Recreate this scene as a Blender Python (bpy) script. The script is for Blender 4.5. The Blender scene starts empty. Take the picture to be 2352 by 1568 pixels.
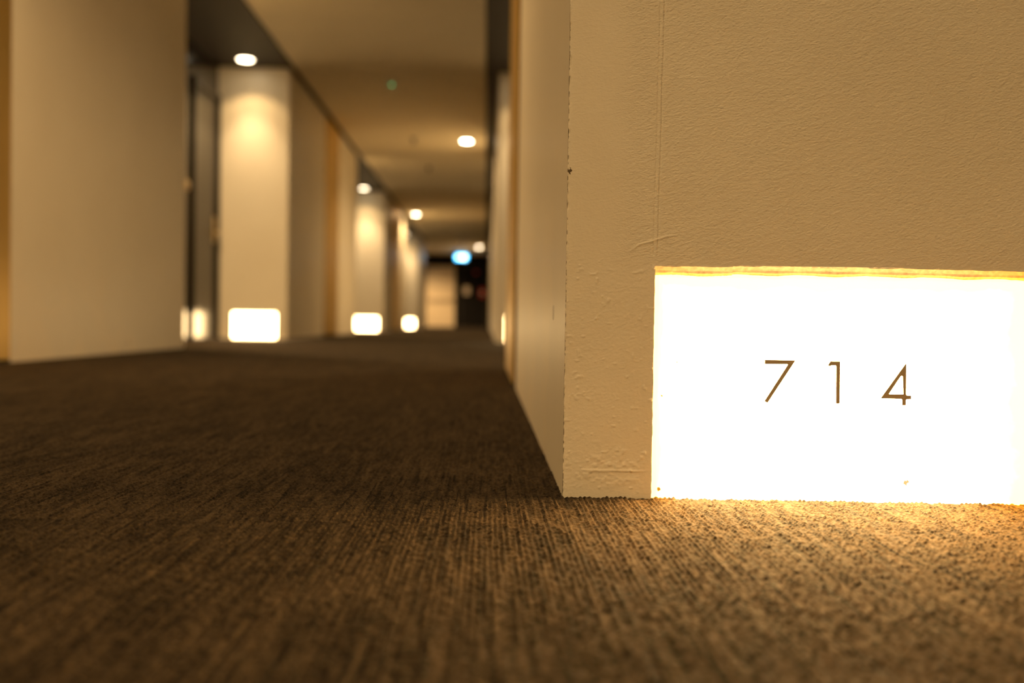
import bpy, bmesh, math, random
import numpy as np
from mathutils import Matrix, Vector

sc = bpy.context.scene
C = sc.collection
random.seed(7)

# ------------------------------------------------------------------ camera
cam_d = bpy.data.cameras.new('camera')
cam = bpy.data.objects.new('camera', cam_d)
C.objects.link(cam)
sc.camera = cam
cam_d.sensor_width = 36.0
cam_d.lens = 35.0
cam_d.clip_start = 0.02
cam_d.clip_end = 200
FPX = 35 / 36 * 2352
ROLL = 0.015
CAM_H = 0.185
Yc = Vector((1118 - 1176, -(740 - 784), -FPX)).normalized()
tz = (-Yc.x * ROLL - Yc.y) / Yc.z
Zc = Vector((ROLL, 1, tz)).normalized()
Xc = Yc.cross(Zc)
rot = Matrix((Xc, Yc, Zc))            # camera axes -> world axes
cam.matrix_world = Matrix.Translation((0, 0, CAM_H)) @ rot.to_4x4()
cam_d.dof.use_dof = True
cam_d.dof.focus_distance = 1.03
cam_d.dof.aperture_fstop = 2.9
cam_d.dof.aperture_blades = 0

# ------------------------------------------------------------------ world and exposure
w = bpy.data.worlds.new('world')
sc.world = w
w.use_nodes = True
w.node_tree.nodes['Background'].inputs['Color'].default_value = (1.0, 0.6, 0.3, 1)
w.node_tree.nodes['Background'].inputs['Strength'].default_value = 0.0
sc.view_settings.view_transform = 'Standard'
sc.view_settings.look = 'None'
sc.view_settings.gamma = 1.0
sc.view_settings.use_curve_mapping = False
sc.view_settings.exposure = 0.0

# light levels
WARM = (1.0, 0.66, 0.30)
NICHE_COL = (1.0, 0.70, 0.38)
BOX_E = 47.0            # radiance of the floor level light boxes
LENS_E = 56.0          # radiance of the downlight lenses
ENTRY_FILL_W = 300.0        # unseen fill lamps added at the near ends of the recesses
CORE_W = 10.0         # narrow beams inside the niche downlights
NICHE_W = 13.0         # downlights in the niche soffits
BACK_FILL_W = 285.0         # unseen fill lamps added behind the viewer for overall brightness
CEIL_W = 190.0           # downlights in the corridor ceiling

# main dimensions (metres); corridor runs along +Y
XL, XR = -1.88, 0.084
NL, NR = -2.54, 0.744          # back walls of the door niches
ZS, ZC = 2.535, 2.547          # dark soffit underside, cream ceiling
SL, SR = -1.83, -0.04          # soffit edges
Y0, Y1 = -5.0, 35.0
LEFT_BLOCKS = [(-5.0, -2.2), (0.95, 6.235), (9.42, 14.31), (18.15, 23.1), (27.3, 30.03)]
RIGHT_BLOCKS = [(9.42, 14.31), (18.15, 23.1), (27.3, 35.0)]

# ------------------------------------------------------------------ materials
def new_mat(name):
    m = bpy.data.materials.new(name)
    m.use_nodes = True
    nt = m.node_tree
    for n in list(nt.nodes):
        nt.nodes.remove(n)
    out = nt.nodes.new('ShaderNodeOutputMaterial')
    return m, nt, out

def N(nt, t, **kw):
    n = nt.nodes.new(t)
    for k, v in kw.items():
        setattr(n, k, v)
    return n

def lk(nt, a, b):
    nt.links.new(a, b)

def math_n(nt, op, a, b=None, c=None, clamp=False):
    n = N(nt, 'ShaderNodeMath', operation=op, use_clamp=clamp)
    for i, v in enumerate((a, b, c)):
        if v is None:
            continue
        if isinstance(v, (int, float)):
            n.inputs[i].default_value = v
        else:
            lk(nt, v, n.inputs[i])
    return n.outputs[0]

def noise(nt, vec, scale=5.0, detail=2.0, rough=0.5, dist=0.0):
    n = N(nt, 'ShaderNodeTexNoise')
    if vec is not None:
        lk(nt, vec, n.inputs['Vector'])
    n.inputs['Scale'].default_value = scale
    n.inputs['Detail'].default_value = detail
    n.inputs['Roughness'].default_value = rough
    n.inputs['Distortion'].default_value = dist
    return n

def mapping(nt, vec, scale=(1, 1, 1), loc=(0, 0, 0), rot=(0, 0, 0)):
    n = N(nt, 'ShaderNodeMapping')
    lk(nt, vec, n.inputs['Vector'])
    n.inputs['Scale'].default_value = scale
    n.inputs['Location'].default_value = loc
    n.inputs['Rotation'].default_value = rot
    return n.outputs[0]

def ramp(nt, fac, stops):
    n = N(nt, 'ShaderNodeValToRGB')
    lk(nt, fac, n.inputs[0])
    el = n.color_ramp.elements
    while len(el) > 1:
        el.remove(el[-1])
    el[0].position, el[0].color = stops[0][0], (*stops[0][1], 1)
    for p, c in stops[1:]:
        e = el.new(p)
        e.color = (*c, 1)
    return n.outputs['Color']

def bsdf(nt, out, color=None, rough=0.5, metal=0.0, spec=0.5):
    b = N(nt, 'ShaderNodeBsdfPrincipled')
    if color is not None:
        b.inputs['Base Color'].default_value = (*color, 1)
    b.inputs['Roughness'].default_value = rough
    b.inputs['Metallic'].default_value = metal
    b.inputs['Specular IOR Level'].default_value = spec
    lk(nt, b.outputs[0], out.inputs['Surface'])
    return b

def bump(nt, b, height, strength=0.3, dist=0.001):
    n = N(nt, 'ShaderNodeBump')
    n.inputs['Strength'].default_value = strength
    n.inputs['Distance'].default_value = dist
    lk(nt, height, n.inputs['Height'])
    lk(nt, n.outputs[0], b.inputs['Normal'])

def simple(name, color, rough=0.5, metal=0.0, spec=0.5, nscale=40.0, var=0.06, bstr=0.1, bdist=0.0008):
    m, nt, out = new_mat(name)
    b = bsdf(nt, out, color, rough, metal, spec)
    tc = N(nt, 'ShaderNodeTexCoord')
    n = noise(nt, tc.outputs['Object'], nscale, 3)
    lo = tuple(c * (1 - var) for c in color)
    hi = tuple(min(1, c * (1 + var)) for c in color)
    lk(nt, ramp(nt, n.outputs['Fac'], [(0.3, lo), (0.7, hi)]), b.inputs['Base Color'])
    if bstr > 0:
        bump(nt, b, n.outputs['Fac'], bstr, bdist)
    return m

def emitter(name, color, strength):
    m, nt, out = new_mat(name)
    e = N(nt, 'ShaderNodeEmission')
    e.inputs['Color'].default_value = (*color, 1)
    e.inputs['Strength'].default_value = strength
    lk(nt, e.outputs[0], out.inputs['Surface'])
    return m

PAINT = (0.84, 0.76, 0.61)

def make_wall_paint():
    m, nt, out = new_mat('cream_wall_paint')
    b = bsdf(nt, out, PAINT, 0.40, 0, 0.42)
    tc = N(nt, 'ShaderNodeTexCoord')
    ob = tc.outputs['Object']
    a = noise(nt, ob, 1.6, 4, 0.55)
    base = ramp(nt, a.outputs['Fac'], [(0.3, (0.82, 0.74, 0.585)), (0.7, (0.87, 0.795, 0.645))])
    # touched-up paint patches near the foot of the wall
    pn = noise(nt, ob, 3.4, 5, 0.6)
    sep = N(nt, 'ShaderNodeSeparateXYZ')
    lk(nt, ob, sep.inputs[0])
    low = math_n(nt, 'SUBTRACT', 1.0, math_n(nt, 'MULTIPLY', sep.outputs['Z'], 1.7), clamp=True)
    patch = math_n(nt, 'MULTIPLY', ramp_val(nt, pn.outputs['Fac'], 0.53, 0.57), low)
    mx = N(nt, 'ShaderNodeMix', data_type='RGBA')
    lk(nt, math_n(nt, 'MULTIPLY', patch, 0.55), mx.inputs['Factor'])
    lk(nt, base, mx.inputs['A'])
    mx.inputs['B'].default_value = (0.92, 0.80, 0.60, 1)
    # small brown knocks
    kn = noise(nt, ob, 11, 3, 0.6)
    knk = math_n(nt, 'MULTIPLY', ramp_val(nt, kn.outputs['Fac'], 0.70, 0.75), low)
    mx2 = N(nt, 'ShaderNodeMix', data_type='RGBA')
    lk(nt, math_n(nt, 'MULTIPLY', knk, 0.7), mx2.inputs['Factor'])
    lk(nt, mx.outputs['Result'], mx2.inputs['A'])
    mx2.inputs['B'].default_value = (0.30, 0.20, 0.10, 1)
    lk(nt, mx2.outputs['Result'], b.inputs['Base Color'])
    st = noise(nt, mapping(nt, ob, (30, 30, 3)), 1.0, 3)
    fine = noise(nt, ob, 220, 2)
    h = math_n(nt, 'ADD', math_n(nt, 'MULTIPLY', st.outputs['Fac'], 0.8), math_n(nt, 'MULTIPLY', fine.outputs['Fac'], 0.25))
    bump(nt, b, h, 0.35, 0.0022)
    return m

def ramp_val(nt, fac, a, bb):
    n = N(nt, 'ShaderNodeMapRange')
    n.interpolation_type = 'SMOOTHSTEP'
    lk(nt, fac, n.inputs['Value'])
    n.inputs['From Min'].default_value = a
    n.inputs['From Max'].default_value = bb
    return n.outputs['Result']

def make_near_paint():
    """The plastered face beside the number box."""
    m, nt, out = new_mat('cream_plaster_paint')
    b = bsdf(nt, out, PAINT, 0.5, 0, 0.35)
    tc = N(nt, 'ShaderNodeTexCoord')
    ob = tc.outputs['Object']
    a = noise(nt, ob, 7, 4, 0.6)
    base = ramp(nt, a.outputs['Fac'], [(0.3, (0.82, 0.74, 0.585)), (0.7, (0.87, 0.795, 0.645))])
    # chipped dark spots along the corner bead
    sep = N(nt, 'ShaderNodeSeparateXYZ')
    lk(nt, ob, sep.inputs[0])
    edge = math_n(nt, 'LESS_THAN', sep.outputs['X'], XR + 0.0009)
    cn = noise(nt, mapping(nt, ob, (400, 400, 170)), 1.0, 4, 0.65)
    chips = math_n(nt, 'MULTIPLY', edge, ramp_val(nt, cn.outputs['Fac'], 0.50, 0.58))
    # one larger chip
    vd = N(nt, 'ShaderNodeVectorMath', operation='DISTANCE')
    wob = noise(nt, ob, 500, 2)
    vadd = N(nt, 'ShaderNodeVectorMath', operation='MULTIPLY_ADD')
    lk(nt, wob.outputs['Color'], vadd.inputs[0])
    vadd.inputs[1].default_value = (0.008, 0.008, 0.008)
    lk(nt, ob, vadd.inputs[2])
    lk(nt, vadd.outputs[0], vd.inputs[0])
    vd.inputs[1].default_value = (XR + 0.006, 1.069, 0.352)
    big = math_n(nt, 'LESS_THAN', vd.outputs['Value'], 0.0028)
    dark = math_n(nt, 'MAXIMUM', math_n(nt, 'MULTIPLY', chips, 0.8), big)
    mx = N(nt, 'ShaderNodeMix', data_type='RGBA')
    lk(nt, dark, mx.inputs['Factor'])
    lk(nt, base, mx.inputs['A'])
    mx.inputs['B'].default_value = (0.10, 0.065, 0.03, 1)
    lk(nt, mx.outputs['Result'], b.inputs['Base Color'])
    fine = noise(nt, mapping(nt, ob, (430, 430, 900), rot=(0, -0.28, 0)), 1.0, 3, 0.55)
    wx = noise(nt, mapping(nt, ob, (1, 1, 18)), 1.0, 2)
    mk = ramp_val(nt, math_n(nt, 'ADD', sep.outputs['X'], math_n(nt, 'MULTIPLY', wx.outputs['Fac'], 0.03)), 0.135, 0.175)
    up = ramp_val(nt, sep.outputs['Z'], 0.245, 0.262)
    amt = math_n(nt, 'MULTIPLY_ADD', math_n(nt, 'MULTIPLY', mk, up), 0.75, 0.25)
    bump(nt, b, math_n(nt, 'MULTIPLY', fine.outputs['Fac'], amt), 0.75, 0.0011)
    return m

def make_carpet():
    m, nt, out = new_mat('brown_loop_carpet')
    b = bsdf(nt, out, (0.2, 0.14, 0.09), 0.95, 0, 0.08)
    b.inputs['Sheen Weight'].default_value = 0.03
    b.inputs['Sheen Roughness'].default_value = 0.6
    b.inputs['Sheen Tint'].default_value = (0.8, 0.6, 0.4, 1)
    geo = N(nt, 'ShaderNodeTexCoord')
    P = geo.outputs['Object']
    sep = N(nt, 'ShaderNodeSeparateXYZ')
    lk(nt, P, sep.inputs[0])
    tx = math_n(nt, 'FLOOR', math_n(nt, 'DIVIDE', math_n(nt, 'ADD', sep.outputs['X'], 0.12), 0.5))
    ty = math_n(nt, 'FLOOR', math_n(nt, 'DIVIDE', math_n(nt, 'ADD', sep.outputs['Y'], 0.08), 0.5))
    cmb = N(nt, 'ShaderNodeCombineXYZ')
    lk(nt, tx, cmb.inputs[0]); lk(nt, ty, cmb.inputs[1])
    wn = N(nt, 'ShaderNodeTexWhiteNoise', noise_dimensions='2D')
    lk(nt, cmb.outputs[0], wn.inputs['Vector'])
    off = N(nt, 'ShaderNodeVectorMath', operation='MULTIPLY_ADD')
    lk(nt, wn.outputs['Color'], off.inputs[0])
    off.inputs[1].default_value = (7, 7, 0)
    lk(nt, P, off.inputs[2])
    Q = off.outputs[0]
    s1 = noise(nt, mapping(nt, Q, (75, 5.5, 1)), 1.0, 3, 0.55)       # long yarn streaks
    s2 = noise(nt, mapping(nt, Q, (190, 17, 1)), 1.0, 2, 0.5)        # single rows
    s3 = noise(nt, mapping(nt, P, (260, 200, 260)), 1.0, 2, 0.6)     # loops
    s4 = noise(nt, mapping(nt, Q, (14, 3.2, 1)), 1.0, 3, 0.6)        # broad clouds
    v = math_n(nt, 'MULTIPLY', s1.outputs['Fac'], 0.17)
    v = math_n(nt, 'MULTIPLY_ADD', s2.outputs['Fac'], 0.24, v)
    v = math_n(nt, 'MULTIPLY_ADD', s3.outputs['Fac'], 0.39, v)
    v = math_n(nt, 'MULTIPLY_ADD', s4.outputs['Fac'], 0.20, v)
    col = ramp(nt, v, [(0.36, (0.0028, 0.0018, 0.0009)), (0.44, (0.0130, 0.0087, 0.0045)),
                       (0.51, (0.037, 0.0252, 0.0137)), (0.60, (0.069, 0.0475, 0.027))])
    # thin dark rows
    dr = noise(nt, mapping(nt, Q, (210, 6.5, 1)), 1.0, 1, 0.5)
    md = N(nt, 'ShaderNodeMix', data_type='RGBA')
    lk(nt, math_n(nt, 'MULTIPLY', ramp_val(nt, dr.outputs['Fac'], 0.60, 0.68), 0.8), md.inputs['Factor'])
    lk(nt, col, md.inputs['A'])
    md.inputs['B'].default_value = (0.004, 0.0026, 0.0014, 1)
    lk(nt, md.outputs['Result'], b.inputs['Base Color'])
    h = math_n(nt, 'ADD', s3.outputs['Fac'], math_n(nt, 'MULTIPLY', s2.outputs['Fac'], 0.6))
    bump(nt, b, h, 0.6, 0.0022)
    return m

def make_gold():
    m, nt, out = new_mat('brushed_gold_metal')
    b = bsdf(nt, out, (0.72, 0.47, 0.12), 0.38, 0.85)
    tc = N(nt, 'ShaderNodeTexCoord')
    n = noise(nt, mapping(nt, tc.outputs['Object'], (3, 160, 3)), 1.0, 3)
    lk(nt, ramp(nt, n.outputs['Fac'], [(0.3, (0.64, 0.41, 0.10)), (0.7, (0.76, 0.51, 0.15))]), b.inputs['Base Color'])
    bump(nt, b, n.outputs['Fac'], 0.2, 0.0006)
    return m

def make_diffuser():
    """Milky number box face: it glows, with lamp falloff painted in as creamy edges, and also passes the light of the lamp behind it; stained along its edges."""
    m, nt, out = new_mat('milky_lit_acrylic')
    tc = N(nt, 'ShaderNodeTexCoord')
    P = tc.outputs['Object']          # box space: x along the face, z up, y inward
    sep = N(nt, 'ShaderNodeSeparateXYZ')
    lk(nt, P, sep.inputs[0])
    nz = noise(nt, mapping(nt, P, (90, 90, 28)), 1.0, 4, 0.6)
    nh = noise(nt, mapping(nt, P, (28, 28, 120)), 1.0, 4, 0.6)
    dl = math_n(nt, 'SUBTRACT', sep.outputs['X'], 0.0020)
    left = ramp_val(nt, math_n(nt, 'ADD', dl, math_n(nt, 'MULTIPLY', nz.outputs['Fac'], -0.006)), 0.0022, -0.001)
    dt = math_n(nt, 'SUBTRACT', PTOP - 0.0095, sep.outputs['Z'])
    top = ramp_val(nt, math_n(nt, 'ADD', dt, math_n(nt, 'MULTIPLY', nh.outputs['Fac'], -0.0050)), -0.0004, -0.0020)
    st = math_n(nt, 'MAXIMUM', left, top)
    # specks
    sp = noise(nt, mapping(nt, P, (95, 95, 60)), 1.0, 3, 0.5)
    speck = ramp_val(nt, sp.outputs['Fac'], 0.775, 0.80)
    wv = noise(nt, P, 420, 2)
    wp = N(nt, 'ShaderNodeVectorMath', operation='MULTIPLY_ADD')
    lk(nt, wv.outputs['Color'], wp.inputs[0])
    wp.inputs[1].default_value = (0.005, 0.0, 0.006)
    lk(nt, mapping(nt, P, (1, 0, 1)), wp.inputs[2])
    for sx, sz, sr in ((0.2733, 0.0205, 0.0026), (0.009, 0.008, 0.0019), (0.029, 0.146, 0.0009), (0.078, 0.136, 0.0008), (0.0105, 0.109, 0.0007)):
        dn = N(nt, 'ShaderNodeVectorMath', operation='DISTANCE')
        lk(nt, wp.outputs[0], dn.inputs[0])
        dn.inputs[1].default_value = (sx + 0.0025, 0, sz + 0.003)
        speck = math_n(nt, 'MAXIMUM', speck, math_n(nt, 'LESS_THAN', dn.outputs['Value'], sr))
    # lamp falloff put into the colour: glow turns cream towards the edges
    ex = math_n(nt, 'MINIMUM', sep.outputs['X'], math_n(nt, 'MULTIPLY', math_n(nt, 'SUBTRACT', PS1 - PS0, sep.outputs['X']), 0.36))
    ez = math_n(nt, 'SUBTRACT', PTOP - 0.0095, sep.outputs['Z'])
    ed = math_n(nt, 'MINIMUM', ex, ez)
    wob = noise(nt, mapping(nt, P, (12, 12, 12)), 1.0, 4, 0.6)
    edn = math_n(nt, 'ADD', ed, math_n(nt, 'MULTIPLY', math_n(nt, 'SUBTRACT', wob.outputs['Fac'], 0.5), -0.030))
    edge_fall = ramp_val(nt, edn, 0.042, 0.008)
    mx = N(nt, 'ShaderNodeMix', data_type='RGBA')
    lk(nt, edge_fall, mx.inputs['Factor'])
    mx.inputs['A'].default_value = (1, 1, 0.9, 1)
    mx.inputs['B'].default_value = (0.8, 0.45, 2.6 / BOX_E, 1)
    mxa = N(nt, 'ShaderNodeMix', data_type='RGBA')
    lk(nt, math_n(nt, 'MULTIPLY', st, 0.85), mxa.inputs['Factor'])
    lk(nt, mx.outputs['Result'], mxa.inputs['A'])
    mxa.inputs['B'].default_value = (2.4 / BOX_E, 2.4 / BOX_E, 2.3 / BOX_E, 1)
    mx2 = N(nt, 'ShaderNodeMix', data_type='RGBA')
    lk(nt, math_n(nt, 'MULTIPLY', speck, 0.985), mx2.inputs['Factor'])
    lk(nt, mxa.outputs['Result'], mx2.inputs['A'])
    mx2.inputs['B'].default_value = (0.002, 0.0012, 0.0006, 1)
    mul = N(nt, 'ShaderNodeMix', data_type='RGBA', blend_type='MULTIPLY')
    mul.inputs['Factor'].default_value = 1.0
    lk(nt, mx2.outputs['Result'], mul.inputs['A'])
    mul.inputs['B'].default_value = (1.0, 0.66, 0.30, 1)
    e = N(nt, 'ShaderNodeEmission')
    e.inputs['Strength'].default_value = BOX_E
    lk(nt, mul.outputs['Result'], e.inputs['Color'])
    t = N(nt, 'ShaderNodeBsdfTranslucent')
    lk(nt, mx2.outputs['Result'], t.inputs['Color'])
    add = N(nt, 'ShaderNodeAddShader')
    lk(nt, e.outputs[0], add.inputs[0]); lk(nt, t.outputs[0], add.inputs[1])
    lk(nt, add.outputs[0], out.inputs['Surface'])
    return m

PS0, PS1 = 0.095, 0.507      # number box opening along the face of the near block
PTOP = 0.2475                # top of that opening

M = {}
M['paint'] = make_wall_paint()
M['plaster'] = make_near_paint()
M['carpet'] = make_carpet()
M['gold'] = make_gold()
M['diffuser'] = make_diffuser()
M['ceiling'] = simple('cream_ceiling_paint', (0.92, 0.83, 0.64), 0.8, nscale=2, var=0.03, bstr=0)
M['soffit'] = simple('dark_brown_soffit', (0.0085, 0.0055, 0.0033), 0.6, nscale=20)
M['gloss'] = simple('dark_gloss_panel', (0.014, 0.010, 0.006), 0.16, spec=0.34, nscale=3, bstr=0.0)
M['door'] = simple('black_door_lacquer', (0.010, 0.007, 0.005), 0.24, spec=0.34, nscale=3, bstr=0.0)
M['black'] = simple('matt_black', (0.006, 0.004, 0.003), 0.7, spec=0.2)
M['pale_door'] = simple('pale_door_paint', (0.80, 0.64, 0.44), 0.5)
M['steel'] = simple('satin_steel', (0.62, 0.55, 0.44), 0.28, metal=1.0)
M['brass'] = simple('satin_brass', (0.80, 0.62, 0.34), 0.3, metal=1.0)
M['white'] = simple('white_plastic', (0.75, 0.70, 0.62), 0.5)
M['ring'] = simple('lamp_ring_metal', (0.55, 0.45, 0.32), 0.35, metal=0.6)
M['bronze'] = simple('bronze_vinyl', (0.46, 0.37, 0.24), 0.45, metal=0.1, nscale=60, bstr=0)
M['board'] = simple('raw_board_edge', (0.50, 0.46, 0.46), 0.85, nscale=240, var=0.22, bstr=0.5)
M['red'] = simple('red_plastic', (0.42, 0.02, 0.02), 0.45)
M['lens'] = emitter('downlight_lens', (1.0, 0.80, 0.52), LENS_E)
M['lens_soft'] = emitter('soffit_downlight_lens', (1.0, 0.80, 0.52), 20.0)
M['box_light'] = emitter('light_box_face', (1.0, 0.66, 0.30), 21.0)
M['led'] = emitter('green_led', (0.12, 1.0, 0.35), 1.6)
M['sign_white'] = emitter('sign_white', (0.62, 0.93, 1.0), 11.0)
M['sign_blue'] = emitter('sign_blue', (0.02, 0.42, 0.80), 9.0)
M['notice'] = simple('notice_card', (0.80, 0.66, 0.52), 0.6)

# ------------------------------------------------------------------ helpers
def add_box(bm, x0, x1, y0, y1, z0, z1, bev=0.0):
    t = bmesh.new()
    vs = [t.verts.new((x, y, z)) for x in (x0, x1) for y in (y0, y1) for z in (z0, z1)]
    for f in ((0, 1, 3, 2), (4, 6, 7, 5), (0, 4, 5, 1), (2, 3, 7, 6), (0, 2, 6, 4), (1, 5, 7, 3)):
        t.faces.new([vs[i] for i in f])
    bmesh.ops.recalc_face_normals(t, faces=t.faces)
    if bev:
        bmesh.ops.bevel(t, geom=list(t.edges), offset=bev, segments=2, profile=0.5, affect='EDGES')
    me = bpy.data.meshes.new('tmp')
    t.to_mesh(me); t.free()
    bm.from_mesh(me)
    bpy.data.meshes.remove(me)

def add_lathe(bm, prof, seg=32, mat=None):
    """prof: list of (r, z); revolved about Z, ends closed when r==0."""
    t = bmesh.new()
    rings = []
    for r, z in prof:
        if r < 1e-6:
            rings.append([t.verts.new((0, 0, z))])
        else:
            rings.append([t.verts.new((r * math.cos(2 * math.pi * k / seg), r * math.sin(2 * math.pi * k / seg), z)) for k in range(seg)])
    for a, b in zip(rings, rings[1:]):
        for k in range(seg):
            k2 = (k + 1) % seg
            if len(a) == 1 and len(b) == 1:
                continue
            if len(a) == 1:
                t.faces.new((a[0], b[k], b[k2]))
            elif len(b) == 1:
                t.faces.new((a[k], a[k2], b[0]))
            else:
                t.faces.new((a[k], a[k2], b[k2], b[k]))
    bmesh.ops.recalc_face_normals(t, faces=t.faces)
    if mat is not None:
        bmesh.ops.transform(t, matrix=mat, verts=t.verts)
    me = bpy.data.meshes.new('tmp')
    t.to_mesh(me); t.free()
    bm.from_mesh(me)
    bpy.data.meshes.remove(me)

def obj(name, bm, mat, parent=None, smooth=False):
    me = bpy.data.meshes.new(name)
    bm.to_mesh(me)
    bm.free()
    me.materials.append(mat)
    if smooth:
        for p in me.polygons:
            p.use_smooth = True
    o = bpy.data.objects.new(name, me)
    C.objects.link(o)
    if parent is not None:
        o.parent = parent
    return o

def thing(name, label, cat, loc=(0, 0, 0), rotz=0.0, group=None):
    o = bpy.data.objects.new(name, None)
    o.empty_display_size = 0.1
    C.objects.link(o)
    o.location = loc
    o.rotation_euler = (0, 0, rotz)
    tag(o, label, cat, group)
    return o

def tag(o, label, cat, group=None):
    o['label'] = label
    o['category'] = cat
    if group:
        o['group'] = group
    return o

def struct(name, bm, mat, label=None, cat=None, parent=None):
    o = obj(name, bm, mat, parent)
    if parent is None:
        o['kind'] = 'structure'
        if label:
            o['label'] = label
        if cat:
            o['category'] = cat
    return o

def box_bm(*a, bev=0.0):
    bm = bmesh.new()
    add_box(bm, *a, bev=bev)
    return bm

def copy_tree(o, parent=None):
    c = o.copy()
    C.objects.link(c)
    if parent is not None:
        c.parent = parent
    for ch in list(o.children):
        copy_tree(ch, c)
    return c

# value noise on a hashed lattice, for modelled relief
def hash2(ix, iy, seed):
    h = (ix.astype(np.int64) * 374761393 + iy.astype(np.int64) * 668265263 + seed * 1442695041) & 0xFFFFFFFF
    h = ((h ^ (h >> 13)) * 1274126177) & 0xFFFFFFFF
    return ((h ^ (h >> 16)) & 0xFFFF) / 65535.0

def vnoise(x, y, seed=0):
    ix, iy = np.floor(x), np.floor(y)
    fx, fy = x - ix, y - iy
    fx = fx * fx * (3 - 2 * fx); fy = fy * fy * (3 - 2 * fy)
    a = hash2(ix, iy, seed); b = hash2(ix + 1, iy, seed)
    c = hash2(ix, iy + 1, seed); d = hash2(ix + 1, iy + 1, seed)
    return (a * (1 - fx) + b * fx) * (1 - fy) + (c * (1 - fx) + d * fx) * fy

def grid_mesh(name, P, keep=None):
    """P: (ny, nx, 3) points; keep: (ny-1, nx-1) faces to keep."""
    ny, nx = P.shape[:2]
    idx = np.arange(ny * nx).reshape(ny, nx)
    q = np.stack([idx[:-1, :-1], idx[:-1, 1:], idx[1:, 1:], idx[1:, :-1]], -1)
    q = q[keep] if keep is not None else q.reshape(-1, 4)
    me = bpy.data.meshes.new(name)
    me.vertices.add(ny * nx)
    me.vertices.foreach_set('co', P.reshape(-1).astype(np.float32))
    me.loops.add(q.size)
    me.loops.foreach_set('vertex_index', q.reshape(-1).astype(np.int32))
    me.polygons.add(len(q))
    me.polygons.foreach_set('loop_start', np.arange(0, q.size, 4, dtype=np.int32))
    me.polygons.foreach_set('loop_total', np.full(len(q), 4, dtype=np.int32))
    me.update(calc_edges=True)
    me.polygons.foreach_set('use_smooth', np.ones(len(q), dtype=bool))
    return me

# ------------------------------------------------------------------ floor: ribbed loop carpet, modelled loops near the camera
def carpet_height(x, y):
    p = 0.0048
    wx = x + 0.0012 * (vnoise(x * 60, y * 25, 3) - 0.5)
    i = np.floor(wx / p)
    u = wx / p - i
    rib = np.sin(np.pi * u) ** 0.7
    ph = hash2(i, i * 0 + 5, 11) * 7
    tile = np.floor((y + 0.08) / 0.5) * 13 + np.floor((x + 0.12) / 0.5) * 7
    v = y / 0.0062 + ph
    loop = np.abs(np.sin(np.pi * v)) ** 0.8
    jit = hash2(i, np.floor(v), 21)
    run = vnoise(i * 0.83 + tile, y * 9 + ph * 3, 31)
    low = np.clip((run - 0.62) / 0.08, 0, 1)
    h = rib * (0.45 + 0.55 * loop) * (0.4 + 0.6 * jit)
    h = h * (1 - 0.40 * low)
    h = 0.0030 * h + 0.0013 * (vnoise(x * 240, y * 210, 41) - 0.5) + 0.0011 * (vnoise(x * 22, y * 14, 51) - 0.5)
    return h - 0.0024

def lines(segs):
    out = []
    for a, b, s0, s1 in segs:
        v = a
        while v < b - 1e-9:
            out.append(v)
            f = (v - a) / (b - a)
            v += s0 + (s1 - s0) * f
    out.append(segs[-1][1])
    return np.array(out)

gx = lines([(-3.2, -1.3, 0.3, 0.02), (-1.3, -0.55, 0.0075, 0.0026), (-0.55, 0.62, 0.0015, 0.0015), (0.62, 0.95, 0.01, 0.1)])
gy = lines([(-5.1, 0.42, 0.6, 0.02), (0.42, 1.35, 0.0014, 0.0019), (1.35, 3.2, 0.0022, 0.012), (3.2, 35.2, 0.05, 2.0)])
GX, GY = np.meshgrid(gx, gy)
fade = np.clip((3.3 - GY) / 1.2, 0, 1) * np.clip((GX + 1.5) / 0.6, 0, 1) * (GY > 0.40) * (GX < 0.64)
GZ = carpet_height(GX, GY) * fade - 0.0012 * (1 - fade)
me = grid_mesh('floor', np.stack([GX, GY, GZ], -1))
me.materials.append(M['carpet'])
floor = bpy.data.objects.new('floor', me)
C.objects.link(floor)
floor['kind'] = 'structure'
floor['label'] = 'brown ribbed loop-pile carpet running down the corridor'

# ------------------------------------------------------------------ ceiling, soffits, outer walls
struct('ceiling', box_bm(-3.2, 0.95, Y0 - 0.1, Y1 + 0.1, ZC, ZC + 0.1), M['ceiling'], 'plain cream corridor ceiling')
struct('trim_1', box_bm(NL, SL, Y0, 30.03, ZS, ZC), M['soffit'], 'dark brown soffit along the left side of the ceiling')
struct('trim_2', box_bm(SR, NR, Y0, Y1, ZS, ZC), M['soffit'], 'dark brown soffit along the right side of the ceiling')
struct('wall_left', box_bm(NL - 0.1, NL, Y0, Y1, -0.02, ZC), M['gloss'], 'dark glossy back wall of the door recesses on the left')
struct('wall_right', box_bm(NR, NR + 0.1, Y0, Y1, -0.02, ZC), M['gloss'], 'dark glossy back wall of the door recesses on the right')
struct('wall_back', box_bm(-3.2, 0.95, Y1, Y1 + 0.1, -0.02, ZC), M['black'], 'black end wall of the corridor')
struct('wall_front', box_bm(-3.2, 0.95, Y0 - 0.1, Y0, -0.02, ZC), M['paint'], 'cream wall behind the viewer')

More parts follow.
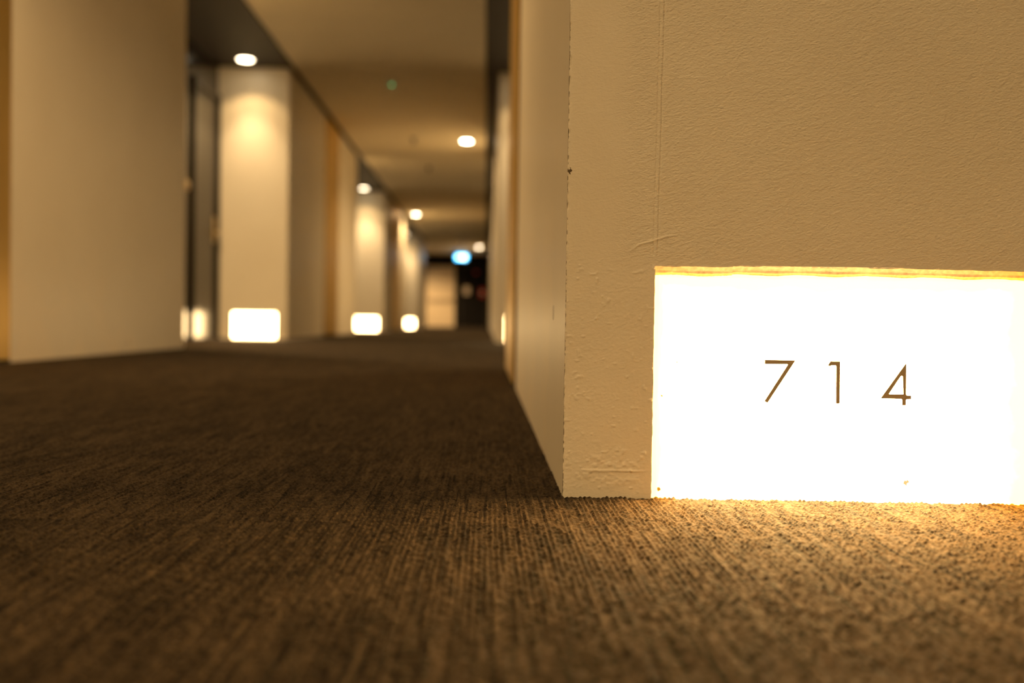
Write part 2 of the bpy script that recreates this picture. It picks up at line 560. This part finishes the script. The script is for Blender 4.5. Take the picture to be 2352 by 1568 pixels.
LB = ['cream wall block behind the viewer on the left',
      'cream wall block nearest on the left, ending before the dark door recess',
      'cream wall pier on the left just beyond the dark door, with glowing floor box',
      'second lit cream pier along the left side of the corridor',
      'farthest lit cream pier on the left, before the end lobby']
for (a, b), lab in zip(LEFT_BLOCKS, LB):
    struct('wall_left', box_bm(NL, XL, a, b, -0.02, ZS, bev=0.003), M['paint'], lab)
RBL = ['cream pier on the right beyond the near wall, lit from above',
       'second distant cream pier on the right', 'farthest cream wall block on the right']
for (a, b), lab in zip(RIGHT_BLOCKS, RBL):
    struct('wall_right', box_bm(XR, NR, a, b, -0.02, ZS, bev=0.003), M['paint'], lab)
struct('wall_right', box_bm(XR, NR, -5.0, -2.6, -0.02, ZS), M['paint'], 'cream wall block behind the viewer on the right')

# ------------------------------------------------------------------ near right block: skewed front face with modelled plaster
FE = np.array([0.99885, -0.0480])              # along the face
FN = np.array([-0.0480, -0.99885])             # outward, towards the viewer
FC = np.array([XR, 1.0651])
SMAX = (NR - XR) / FE[0]
PY1 = 4.15

def face_pt(s, z, n=0.0):
    return (FC[0] + s * FE[0] + n * FN[0], FC[1] + s * FE[1] + n * FN[1], z)

def relief(s, z):
    """height of the plaster over the plane, metres"""
    # orange-peel, wrinkles run slightly uphill to the right
    ss = s * math.cos(0.30) + z * math.sin(0.30)
    zz = -s * math.sin(0.30) + z * math.cos(0.30)
    a = vnoise(ss * 330, zz * 700, 1) + 0.4 * vnoise(ss * 600, zz * 900, 2) + 0.35 * vnoise(ss * 130, zz * 240, 3) - 0.87
    wgt = 0.30 + 0.70 * np.clip((s + 0.012 * (vnoise(s * 0 + 1, z * 40, 5) - 0.5) - 0.050) / 0.03, 0, 1)
    wgt = np.where(z < 0.255, np.where(s < PS0, 0.35 + 0.35 * vnoise(s * 30, z * 30, 6), wgt), wgt)
    h = a * 0.00040 * wgt
    h += 0.0009 * (vnoise(s * 14, z * 10, 7) - 0.5)
    # double groove line running up from above the box corner
    gxl = 0.0958 + (z - 0.262) * 0.009 + 0.0009 * (vnoise(z * 0 + 2, z * 25, 8) - 0.5)
    on = (z > 0.259)
    g1 = np.exp(-((s - gxl + 0.0022) / 0.0009) ** 2)
    g2 = np.exp(-((s - gxl - 0.0022) / 0.0009) ** 2)
    ridge = np.exp(-((s - gxl) / 0.0016) ** 2)
    h += np.where(on, -0.00075 * g1 - 0.00075 * g2 + 0.00025 * ridge, 0)
    # raised crack crossing the groove
    cz = 0.2665 + np.interp(s, [0.066, 0.078, 0.088, 0.105, 0.118], [-0.0045, 0.004, 0.0065, 0.0125, 0.0145])
    cm = np.clip((s - 0.066) / 0.01, 0, 1) * np.clip((0.120 - s) / 0.015, 0, 1)
    h += 0.0009 * cm * np.exp(-((z - cz) / 0.0011) ** 2)
    # lumps near the foot of the wall
    lm = np.exp(-((z - 0.033) / 0.020) ** 2) * np.clip((0.092 - s) / 0.01, 0, 1) * np.clip(s / 0.01 + .2, 0, 1)
    l = np.clip(vnoise(s * 260, z * 380, 12) * 0.6 + vnoise(s * 80, z * 120, 13) * 0.6 - 0.62, 0, 1)
    h += 0.0030 * lm * l
    h += 0.0011 * np.exp(-((z - 0.0275 - 0.001 * vnoise(s * 80, z * 0, 14)) / 0.0012) ** 2) * np.clip((s - 0.015) / 0.01, 0, 1) * np.clip((0.09 - s) / 0.01, 0, 1)
    sparse = np.clip(vnoise(s * 150, z * 210, 15) * 0.6 + vnoise(s * 330, z * 420, 16) * 0.4 - 0.70, 0, 1)
    h += 0.0035 * sparse * (z < 0.25) * (s < PS0)
    return h

sv = np.concatenate([np.linspace(0, PS0, 122), np.linspace(PS0, PS1, 640)[1:], np.linspace(PS1, SMAX, 90)[1:]])
zv = np.concatenate([np.linspace(-0.02, PTOP, 335), np.linspace(PTOP, 0.56, 560)[1:], np.linspace(0.56, ZS, 40)[1:]])
S, Z = np.meshgrid(sv, zv)
Hh = relief(S, Z)
# ragged corner bead
rag = (vnoise(zv * 260, zv * 0 + 3, 21) - 0.5) * 0.0009 + np.clip(vnoise(zv * 90, zv * 0 + 9, 22) - 0.72, 0, 1) * 0.004
cw = np.exp(-(S / 0.0016) ** 2)
Hh = Hh + cw * (-0.0006 - rag[:, None])
S2 = S + cw * np.clip(rag[:, None], 0, 1) * 0.5
# hollow filler ridge beside the box edge and uneven cut
ed = (vnoise(S * 0 + 4, Z * 160, 23) - 0.5) * 0.0009
S2 = S2 + np.exp(-((S - PS0) / 0.0008) ** 2) * ed * (Z < PTOP + 0.001) + 0.0075 * np.clip(Z, 0, PTOP) / 1.0 * 0.0
top_w = np.exp(-((Z - PTOP) / 0.0009) ** 2) * (S > PS0 - 0.001) * (S < PS1)
topj = (vnoise(S * 70, S * 0 + 3, 24) - 0.5) * 0.0008 + np.where(S > 0.178, 0.0009, 0.0) - np.where(S > 0.35, (S - 0.35) * 0.012, 0)
Z2 = Z + top_w * topj
P = np.empty(S.shape + (3,))
P[..., 0] = FC[0] + S2 * FE[0] + Hh * FN[0]
P[..., 1] = FC[1] + S2 * FE[1] + Hh * FN[1]
P[..., 2] = Z2
sm = (S[:-1, :-1] + S[1:, 1:]) / 2; zm = (Z[:-1, :-1] + Z[1:, 1:]) / 2
keep = ~((sm > PS0) & (sm < PS1) & (zm < PTOP))
me = grid_mesh('wall_right', P, keep)
me.materials.append(M['plaster'])
near = bpy.data.objects.new('wall_right', me)
C.objects.link(near)
near['kind'] = 'structure'
near['label'] = 'near cream plaster wall end on the right, holding the lit 714 box'

# the long side, the back end and the reveals of that block: one more sheet of the same wall
bm = bmesh.new()
def quad(bm, pts):
    bm.faces.new([bm.verts.new(p) for p in pts])
A = face_pt(0, -0.02, -0.0006); Bp = face_pt(SMAX, -0.02)
quad(bm, [(XR, A[1], -0.02), (XR, PY1, -0.02), (XR, PY1, ZS), (XR, A[1], ZS)])
quad(bm, [(XR, PY1, -0.02), (NR, PY1, -0.02), (NR, PY1, ZS), (XR, PY1, ZS)])
quad(bm, [(NR, Bp[1], -0.02), (NR, PY1, -0.02), (NR, PY1, ZS), (NR, Bp[1], ZS)])
quad(bm, [face_pt(PS0, -0.02), face_pt(PS0, -0.02, -0.02), face_pt(PS0, PTOP, -0.02), face_pt(PS0, PTOP)])
quad(bm, [face_pt(PS1, -0.02), face_pt(PS1, -0.02, -0.02), face_pt(PS1, PTOP, -0.02), face_pt(PS1, PTOP)])
side = obj('wall_side', bm, M['paint'], near)
side['label'] = 'glossier cream side of the near wall facing the corridor'
scr = bmesh.new()
for k in range(7):
    zz = 0.191 + 0.0025 * k
    wd = (0.0004, 0.0009, 0.0012, 0.001, 0.0012, 0.0008, 0.0004)[k]
    add_box(scr, XR - 0.0004, XR + 0.0003, 1.254 - wd, 1.254 + wd * 0.6, zz - 0.0014, zz + 0.0014)
scuff = obj('scuff_mark', scr, M['soffit'], near)
scuff['label'] = 'short dark vertical scuff'

# ------------------------------------------------------------------ the lit number box (714)
FANG = math.atan2(FE[1], FE[0])
nb = thing('number_light_box', 'large glowing white floor-level box with bronze room number 714 in near wall', 'light box',
           face_pt(PS0, 0.0), FANG, 'floor level light boxes')
PW = PS1 - PS0
IN = 0.006                               # face sits this far inside the wall
# local space: x along the face, +y into the wall
bm = bmesh.new()
nxs, nzs = 90, 54
for i in range(nxs + 1):
    for j in range(nzs + 1):
        bm.verts.new((0.0 + PW * i / nxs, IN, -0.015 + (PTOP + 0.01) * j / nzs))
bm.verts.ensure_lookup_table()
for i in range(nxs):
    for j in range(nzs):
        a = i * (nzs + 1) + j
        bm.faces.new((bm.verts[a], bm.verts[a + nzs + 1], bm.verts[a + nzs + 2], bm.verts[a + 1]))
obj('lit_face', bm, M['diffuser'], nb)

bm = bmesh.new()
for (x0, x1, dz) in ((0.0, 0.083, 0.0), (0.083, PW, 0.0012)):
    n = 60
    prev = None
    for k in range(n + 1):
        x = x0 + (x1 - x0) * k / n
        sag = -max(0.0, x - 0.255) * 0.012
        jz = 0.0007 * math.sin(x * 90) + random.uniform(-0.0003, 0.0003)
        row = [bm.verts.new((x, -0.0002, PTOP + dz + sag + 0.0006)),
               bm.verts.new((x, 0.0026, PTOP + dz + sag - 0.0042)),
               bm.verts.new((x, 0.0036, PTOP + dz + sag - 0.0066 + jz * 0.5)),
               bm.verts.new((x, IN - 0.0003, PTOP + dz + sag - 0.0090 + jz)),
               bm.verts.new((x, IN + 0.004, PTOP + dz + sag - 0.0080 + jz)),
               bm.verts.new((x, IN + 0.004, PTOP + 0.002))]
        if prev:
            for a in range(5):
                bm.faces.new((prev[a], row[a], row[a + 1], prev[a + 1]))
        prev = row
lip = obj('board_edge', bm, M['board'], nb)
lip['label'] = 'raw ragged board edge above the glowing face'

# box body behind the face: back, sides and top of white sheet
bm = bmesh.new()
D = 0.115
z0h = -0.015; z1h = PTOP + 0.006
quad(bm, [(-0.004, D, z0h), (PW + 0.004, D, z0h), (PW + 0.004, D, z1h), (-0.004, D, z1h)])
quad(bm, [(-0.004, IN + 0.001, z0h), (-0.004, D, z0h), (-0.004, D, z1h), (-0.004, IN + 0.001, z1h)])
quad(bm, [(PW + 0.004, IN + 0.001, z0h), (PW + 0.004, D, z0h), (PW + 0.004, D, z1h), (PW + 0.004, IN + 0.001, z1h)])
quad(bm, [(-0.004, IN + 0.001, z1h), (-0.004, D, z1h), (PW + 0.004, D, z1h), (PW + 0.004, IN + 0.001, z1h)])
quad(bm, [(-0.004, IN + 0.001, z0h), (-0.004, D, z0h), (PW + 0.004, D, z0h), (PW + 0.004, IN + 0.001, z0h)])
body = obj('box_cavity', bm, M['white'], near)
body.location = face_pt(PS0, 0.0)
body.rotation_euler = (0, 0, FANG)
# the lamp inside the box
ld = bpy.data.lights.new('box_lamp', 'POINT')
ld.color = WARM
ld.energy = 1.9
ld.shadow_soft_size = 0.02
lo = bpy.data.objects.new('box_lamp', ld)
C.objects.link(lo)
lo.parent = nb
lo.location = (0.215, 0.085, 0.095)

SEVEN = [(0.2149, 0.1492), (0.2471, 0.149), (0.2184, 0.1033), (0.2154, 0.105), (0.2394, 0.144), (0.2396, 0.1446), (0.2388, 0.1451), (0.215, 0.1449)]
ONE = [(0.2848, 0.1486), (0.2948, 0.1487), (0.2953, 0.1038), (0.2917, 0.1037), (0.2912, 0.1434), (0.2904, 0.1446), (0.2858, 0.1445), (0.2845, 0.1438), (0.2821, 0.144)]
FOUR = [(0.3652, 0.1482), (0.3655, 0.1147), (0.3664, 0.1134), (0.371, 0.1134), (0.371, 0.1098), (0.3667, 0.1097), (0.3655, 0.1087), (0.3656, 0.1032), (0.3621, 0.1031), (0.362, 0.1086), (0.361, 0.1099), (0.3391, 0.1101)]
HOLE = [(0.3608, 0.1347), (0.362, 0.1338), (0.3631, 0.1146), (0.348, 0.1144), (0.3475, 0.1153), (0.3595, 0.1341)]
def grow(pts, d):
    # outline moved outwards by d (inwards for negative d), sharp tips capped
    n = len(pts)
    area = sum(pts[i][0] * pts[(i + 1) % n][1] - pts[(i + 1) % n][0] * pts[i][1] for i in range(n))
    sg = 1 if area > 0 else -1
    out = []
    for i in range(n):
        p0, p1, p2 = (Vector(pts[i - 1]), Vector(pts[i]), Vector(pts[(i + 1) % n]))
        a = (p1 - p0).normalized(); b = (p2 - p1).normalized()
        na = Vector((a.y, -a.x)) * sg; nb_ = Vector((b.y, -b.x)) * sg
        m = na + nb_
        m = m.normalized() if m.length > 1e-6 else na
        k = min(1.0 / max(m.dot(na), 0.35), 2.0)
        q = p1 + m * d * k
        out.append((q.x, q.y))
    return out
def numeral(pts, hole=None):
    pts = grow(pts, 0.00022)
    hole = grow(hole, -0.00022) if hole else None
    bm = bmesh.new()
    poly = list(pts)
    t = 0.0009
    loops = [poly] + ([hole] if hole else [])
    edges = []
    for lp in loops:
        vs = [bm.verts.new((x - PS0, IN - t, z)) for x, z in lp]
        edges += [bm.edges.new((vs[i], vs[(i + 1) % len(vs)])) for i in range(len(vs))]
    bmesh.ops.triangle_fill(bm, edges=edges, use_beauty=True)
    r = bmesh.ops.extrude_face_region(bm, geom=list(bm.faces))
    for v in r['geom']:
        if isinstance(v, bmesh.types.BMVert):
            v.co.y += t - 0.0001
    bmesh.ops.recalc_face_normals(bm, faces=bm.faces)
    return bm
for nm, pts, hole in (('numeral_seven', SEVEN, None), ('numeral_one', ONE, None), ('numeral_four', FOUR, HOLE)):
    obj(nm, numeral(pts, hole), M['bronze'], nb)

# ------------------------------------------------------------------ floor level light boxes on the far piers
def light_box(cx, y, label):
    t = thing('number_light_box', label, 'light box', (cx, y, 0), 0, 'floor level light boxes')
    obj('lit_face', box_bm(-0.205, 0.205, -0.010, -0.002, 0.006, 0.243), M['box_light'], t)
    bm = bmesh.new()
    add_box(bm, -0.212, -0.205, -0.012, 0.001, 0.0, 0.25)
    add_box(bm, 0.205, 0.212, -0.012, 0.001, 0.0, 0.25)
    add_box(bm, -0.205, 0.205, -0.012, 0.001, 0.243, 0.25)
    obj('frame', bm, M['white'], t)
    return t
lx = XL - 0.09 - 0.212
rx = XR + 0.09 + 0.212
box0 = light_box(lx, 9.42, 'glowing box at the foot of the nearest lit left pier beside the dark door')
def put_box(x, y, label):
    b = copy_tree(box0)
    b.location = (x, y, 0)
    b['label'] = label
put_box(lx, 18.15, 'glowing box at the foot of the second left pier, middle of the three')
put_box(lx, 27.3, 'smallest glowing box, at the foot of the farthest left pier')
put_box(rx, 9.42, 'glowing box on the first right pier, mostly hidden behind the near wall')

# ------------------------------------------------------------------ gold wall panels
def gold_panel(side, y0, y1, label):
    x = XL if side < 0 else XR
    s = 1 if side < 0 else -1
    t = thing('gold_wall_panel', label, 'wall panel', (x, (y0 + y1) / 2, 0), 0, 'gold panels on the corridor walls')
    h = (y1 - y0) / 2
    bm = bmesh.new()
    a, b = sorted((0.0, s * 0.010))
    add_box(bm, a, b, -h + 0.012, h - 0.012, 0.012, ZS - 0.012, bev=0.002)
    obj('metal_sheet', bm, M['gold'], t)
    bm = bmesh.new()
    a, b = sorted((0.0, s * 0.004))
    add_box(bm, a, b, -h, -h + 0.012, 0.0, ZS); add_box(bm, a, b, h - 0.012, h, 0.0, ZS)
    add_box(bm, a, b, -h + 0.012, h - 0.012, 0.0, 0.012)
    obj('shadow_gap', bm, M['soffit'], t)
gold_panel(-1, 2.95, 3.97, 'gold metal panel at the far left edge, nearest on the left wall')
gold_panel(-1, 11.53, 12.53, 'gold metal strip between the first and second lit left piers')
gold_panel(-1, 19.8, 21.3, 'bright gold strip between the second and third lit left piers')
gold_panel(1, 2.83, 3.83, 'narrow gold strip seen edge-on along the near right wall')

# ------------------------------------------------------------------ door recess on the left
def niche_door(idx, y0, y1, label):
    t = thing('door_%d' % idx, label, 'door', (NL, (y0 + y1) / 2, 0))
    t['kind'] = 'structure'
    h = (y1 - y0) / 2
    H = 2.2
    bm = bmesh.new()
    add_box(bm, 0, 0.035, -h, -h + 0.06, 0, H + 0.06, bev=0.002)
    add_box(bm, 0, 0.035, h - 0.06, h, 0, H + 0.06, bev=0.002)
    add_box(bm, 0, 0.035, -h + 0.06, h - 0.06, H, H + 0.06, bev=0.002)
    obj('door_frame', bm, M['gloss'], t)
    leaf = obj('door_leaf', box_bm(0.0, 0.012, -h + 0.063, h - 0.063, 0.006, H - 0.003, bev=0.001), M['door'], t)
    bm = bmesh.new()
    hy = h - 0.13
    add_box(bm, 0.012, 0.020, hy - 0.022, hy + 0.022, 0.88, 1.12, bev=0.003)
    add_box(bm, 0.020, 0.062, hy - 0.009, hy + 0.009, 0.96, 0.978, bev=0.003)
    add_box(bm, 0.050, 0.064, hy - 0.125, hy + 0.009, 0.958, 0.980, bev=0.004)
    obj('door_handle', bm, M['brass'], leaf)
    return t
niche_door(1, 8.60, 9.40, 'black glossy guest room door in the recess beside the first left pier')
t = thing('doorbell_plate', 'small round pale fitting on the dark recess wall beside the door', 'wall fitting', (NL, 8.47, 1.30))
bm = bmesh.new()
R90 = Matrix.Rotation(math.pi / 2, 4, 'Y')
add_lathe(bm, [(0, 0), (0.045, 0), (0.045, 0.008), (0.041, 0.012), (0, 0.012)], 28, R90)
obj('plate', bm, M['brass'], t, True)
bm = bmesh.new()
add_lathe(bm, [(0, 0.012), (0.014, 0.012), (0.013, 0.019), (0, 0.020)], 20, R90)
obj('button', bm, M['white'], t, True)

# ------------------------------------------------------------------ downlights
G1 = 'downlights in the dark soffit over the door recesses'
G2 = 'downlights in the cream ceiling'
def downlight(x, y, z, label, power, angle, blend, group, core=0.0):
    t = thing('recessed_downlight', label, 'ceiling light', (x, y, z), 0, group)
    bm = bmesh.new()
    add_lathe(bm, [(0.068, 0.004), (0.087, 0.004), (0.090, -0.002), (0.084, -0.006), (0.072, -0.007), (0.068, -0.002)], 36)
    obj('trim_ring', bm, M['ring'], t, True)
    bm = bmesh.new()
    add_lathe(bm, [(0.068, -0.001), (0.060, -0.007), (0.035, -0.011), (0, -0.013)], 36)
    obj('lens', bm, M['lens_soft'] if group == G1 else M['lens'], t, True)
    sp = bpy.data.lights.new('downlight_lamp', 'SPOT')
    sp.energy = power
    sp.color = WARM
    sp.spot_size = math.radians(angle)
    sp.spot_blend = blend
    sp.shadow_soft_size = 0.04
    o = bpy.data.objects.new('downlight_lamp', sp)
    C.objects.link(o)
    o.parent = t
    o.location = (0, 0, -0.03)
    if core:                      # the hot centre of the reflector's beam
        s2 = bpy.data.lights.new('downlight_beam', 'SPOT')
        s2.energy = core
        s2.color = NICHE_COL
        s2.spot_size = math.radians(108)
        s2.spot_blend = 1.0
        s2.shadow_soft_size = 0.04
        o = bpy.data.objects.new('downlight_beam', s2)
        C.objects.link(o)
        o.parent = t
        o.location = (0, 0, -0.03)
        s3 = bpy.data.lights.new('downlight_beam_centre', 'SPOT')
        s3.energy = core * 8.0
        s3.color = NICHE_COL
        s3.spot_size = math.radians(78)
        s3.spot_blend = 1.0
        s3.shadow_soft_size = 0.04
        o = bpy.data.objects.new('downlight_beam_centre', s3)
        C.objects.link(o)
        o.parent = t
        o.location = (0, 0, -0.03)
    return t
nlx = (NL + XL) / 2 - 0.01
nrx = (NR + XR) / 2
for x, y, lab in ((nlx, 9.13, 'large round lamp in the dark soffit above the nearest lit left pier'),
                  (nlx, 17.82, 'small round lamp in the soffit above the second lit left pier'),
                  (nlx, 26.97, 'tiny lamp over the farthest lit left pier, hidden by the wall'),
                  (nrx, 9.13, 'lamp in the right soffit above the first right pier, behind the near wall'),
                  (nrx, 17.82, 'lamp in the right soffit above the second right pier, behind the near wall'),
                  (nrx, 0.76, 'lamp in the right soffit above the lit 714 wall')):
    downlight(x, y, ZS, lab, NICHE_W, 113, 0.35, G1, (CORE_W * (1.0 if y < 12 else 1.7)) if y > 5 else 0)
for x, y, lab in ((nlx, 6.62, 'unseen fill lamp added in the left soffit at the near end of the dark door recess'),
                  (nlx, 14.75, 'unseen fill lamp added in the left soffit at the near end of the second recess'),
                  (nlx, 23.6, 'unseen fill lamp added in the left soffit at the near end of the third recess'),
                  (nrx, 4.60, 'unseen fill lamp added in the right soffit just past the near wall block'),
                  (nrx, 14.75, 'unseen fill lamp added in the right soffit at the near end of the second recess')):
    downlight(x, y, ZS, lab, (ENTRY_FILL_W * (1.5 if y < 10 else 1.0)) if x < 0 else 140.0, 165, 1.0, G1)  # hidden fill lamps, added to lift the pier fronts and ceiling
for x, y, lab in ((-0.296, 13.06, 'brightest round lamp in the cream ceiling, close to the right soffit'),
                  (-1.60, 22.08, 'lamp in the cream ceiling beside the left soffit'),
                  (-0.28, 31.37, 'farthest lamp in the cream ceiling, just right of the blue exit sign'),
                  (-1.20, 2.9, 'fill lamp added in the ceiling above the near right wall, over the frame')):
    downlight(x, y, ZC, lab, CEIL_W if y > 5 else 150.0, 150, 1.0, G2)  # the nearest is an added out-of-view fill for the near right wall
downlight(-2.25, 33.1, ZC, 'unseen lamp added in the end lobby ceiling to light the pale door', 480, 150, 0.8, G2)  # added out of sight to brighten the pale door
for x, y, wh in ((-0.90, -1.3, 'nearer'), (-0.90, -3.4, 'farther')):
    downlight(x, y, ZC, '%s of the two ceiling fill lamps added behind the viewer' % wh, BACK_FILL_W, 160, 1.0, G2)

# ------------------------------------------------------------------ ceiling fittings
def detector(x, y, label, led=True, r=0.05):
    t = thing('smoke_detector', label, 'smoke detector', (x, y, ZC))
    bm = bmesh.new()
    add_lathe(bm, [(0, 0), (r, 0), (r, -0.012), (r * 0.86, -0.020), (r * 0.80, -0.036), (r * 0.5, -0.044), (0, -0.045)], 30)
    obj('housing', bm, M['white'], t, True)
    if led:
        bm = bmesh.new()
        add_lathe(bm, [(0.016, -0.042), (0.014, -0.050), (0, -0.054)], 16)
        o = obj('indicator_led', bm, M['led'], t, True)
        o['label'] = 'glowing green indicator light'
    return t
detector(-0.966, 9.85, 'small white smoke detector with glowing green light on the near ceiling')
t = thing('ceiling_sprinkler', 'small dark sprinkler head hanging from the ceiling left of the brightest lamp', 'sprinkler', (-0.98, 12.95, ZC))
bm = bmesh.new()
add_lathe(bm, [(0, 0), (0.045, 0), (0.042, -0.008), (0.018, -0.012), (0.015, -0.04), (0.012, -0.055), (0.0, -0.055)], 24)
obj('sprinkler_body', bm, M['soffit'], t, True)
bm = bmesh.new()
add_lathe(bm, [(0, -0.058), (0.034, -0.058), (0.036, -0.062), (0, -0.066)], 20)
obj('deflector', bm, M['soffit'], t, True)
t2 = copy_tree(t)
t2.location = (-0.92, 15.3, ZC)
t2['label'] = 'smaller distant sprinkler head beyond the one beside the brightest lamp'

# ------------------------------------------------------------------ end of the corridor
t = thing('exit_sign', 'blue-white lit exit sign hanging from the ceiling at the corridor end', 'exit sign', (-0.885, 33.6, 2.26))
obj('sign_body', box_bm(-0.20, 0.20, 0.0, 0.05, 0.0, 0.20, bev=0.004), M['white'], t)
obj('lit_panel', box_bm(-0.19, 0.19, -0.004, -0.001, 0.01, 0.19), M['sign_blue'], t)
# running figure, arrow and doorway as pale shapes
bm = bmesh.new()
def flat(bm, pts, y0=-0.008, y1=-0.0045):
    f = [bm.verts.new((x, y0, z)) for x, z in pts]
    b = [bm.verts.new((x, y1, z)) for x, z in pts]
    bm.faces.new(f); bm.faces.new(b[::-1])
    for i in range(len(pts)):
        j = (i + 1) % len(pts)
        bm.faces.new((f[i], b[i], b[j], f[j]))
flat(bm, [(0.04, 0.03), (0.13, 0.03), (0.13, 0.17), (0.04, 0.17)])
flat(bm, [(-0.15, 0.075), (-0.10, 0.075), (-0.10, 0.045), (-0.04, 0.10), (-0.10, 0.155), (-0.10, 0.125), (-0.15, 0.125)])
flat(bm, [(-0.03, 0.03), (-0.005, 0.03), (0.02, 0.10), (0.02, 0.14), (-0.01, 0.14), (-0.03, 0.09)])
bmesh.ops.recalc_face_normals(bm, faces=bm.faces)
obj('pictogram', bm, M['sign_white'], t)
for sx in (-0.13, 0.13):
    obj('hanger', box_bm(sx - 0.006, sx + 0.006, 0.019, 0.031, 0.20, ZC - 2.26), M['black'], t)

t = thing('door_2', 'pale door with a push bar at the far end of the corridor', 'door', (-1.64, Y1, 0))
t['kind'] = 'structure'
leaf = obj('door_leaf', box_bm(-0.50, 0.50, -0.045, 0.0, 0.006, 2.12, bev=0.003), M['pale_door'], t)
bm = bmesh.new()
add_box(bm, -0.56, -0.50, -0.06, 0, 0, 2.19, bev=0.003); add_box(bm, 0.50, 0.56, -0.06, 0, 0, 2.19, bev=0.003)
add_box(bm, -0.50, 0.50, -0.06, 0, 2.125, 2.19, bev=0.003)
obj('door_frame', bm, M['soffit'], t)
bm = bmesh.new()
add_box(bm, -0.42, 0.42, -0.105, -0.075, 0.90, 0.98, bev=0.006)
add_box(bm, -0.45, -0.40, -0.11, -0.045, 0.87, 1.01, bev=0.006)
add_box(bm, 0.40, 0.45, -0.11, -0.045, 0.87, 1.01, bev=0.006)
obj('push_bar', bm, M['ring'], leaf)

bm = bmesh.new()
t = thing('door_3', 'black door at the right of the corridor end', 'door', (-0.46, Y1, 0))
t['kind'] = 'structure'
leaf = obj('door_leaf', box_bm(-0.42, 0.42, -0.03, 0.0, 0.006, 2.12, bev=0.003), M['black'], t)
bm.free()
bm = bmesh.new()
add_box(bm, -0.47, -0.42, -0.045, 0, 0, 2.17, bev=0.002); add_box(bm, 0.42, 0.47, -0.045, 0, 0, 2.17, bev=0.002)
add_box(bm, -0.42, 0.42, -0.045, 0, 2.12, 2.17, bev=0.002)
obj('door_frame', bm, M['soffit'], t)
o = obj('door_notice', box_bm(-0.10, 0.10, -0.004, 0.0, -0.14, 0.14, bev=0.001), M['notice'])
o.location = (-0.72, Y1 - 0.03, 1.29)
tag(o, 'small pale notice on the black door at the corridor end', 'notice')
t = thing('fire_call_point', 'red fire alarm point on the dark end wall at right', 'alarm point', (-0.17, Y1 - 0.031, 1.22))
obj('call_box', box_bm(-0.09, 0.09, -0.05, 0, -0.15, 0.15, bev=0.008), M['red'], t)
obj('glass_face', box_bm(-0.04, 0.04, -0.054, -0.05, -0.04, 0.04), M['white'], t)
o = obj('red_plaque', box_bm(-0.07, 0.07, -0.01, 0, -0.04, 0.04, bev=0.002), M['red'])
o.location = (-0.40, Y1 - 0.031, 1.93)
tag(o, 'tiny dim red plaque high on the black door at the corridor end', 'plaque')
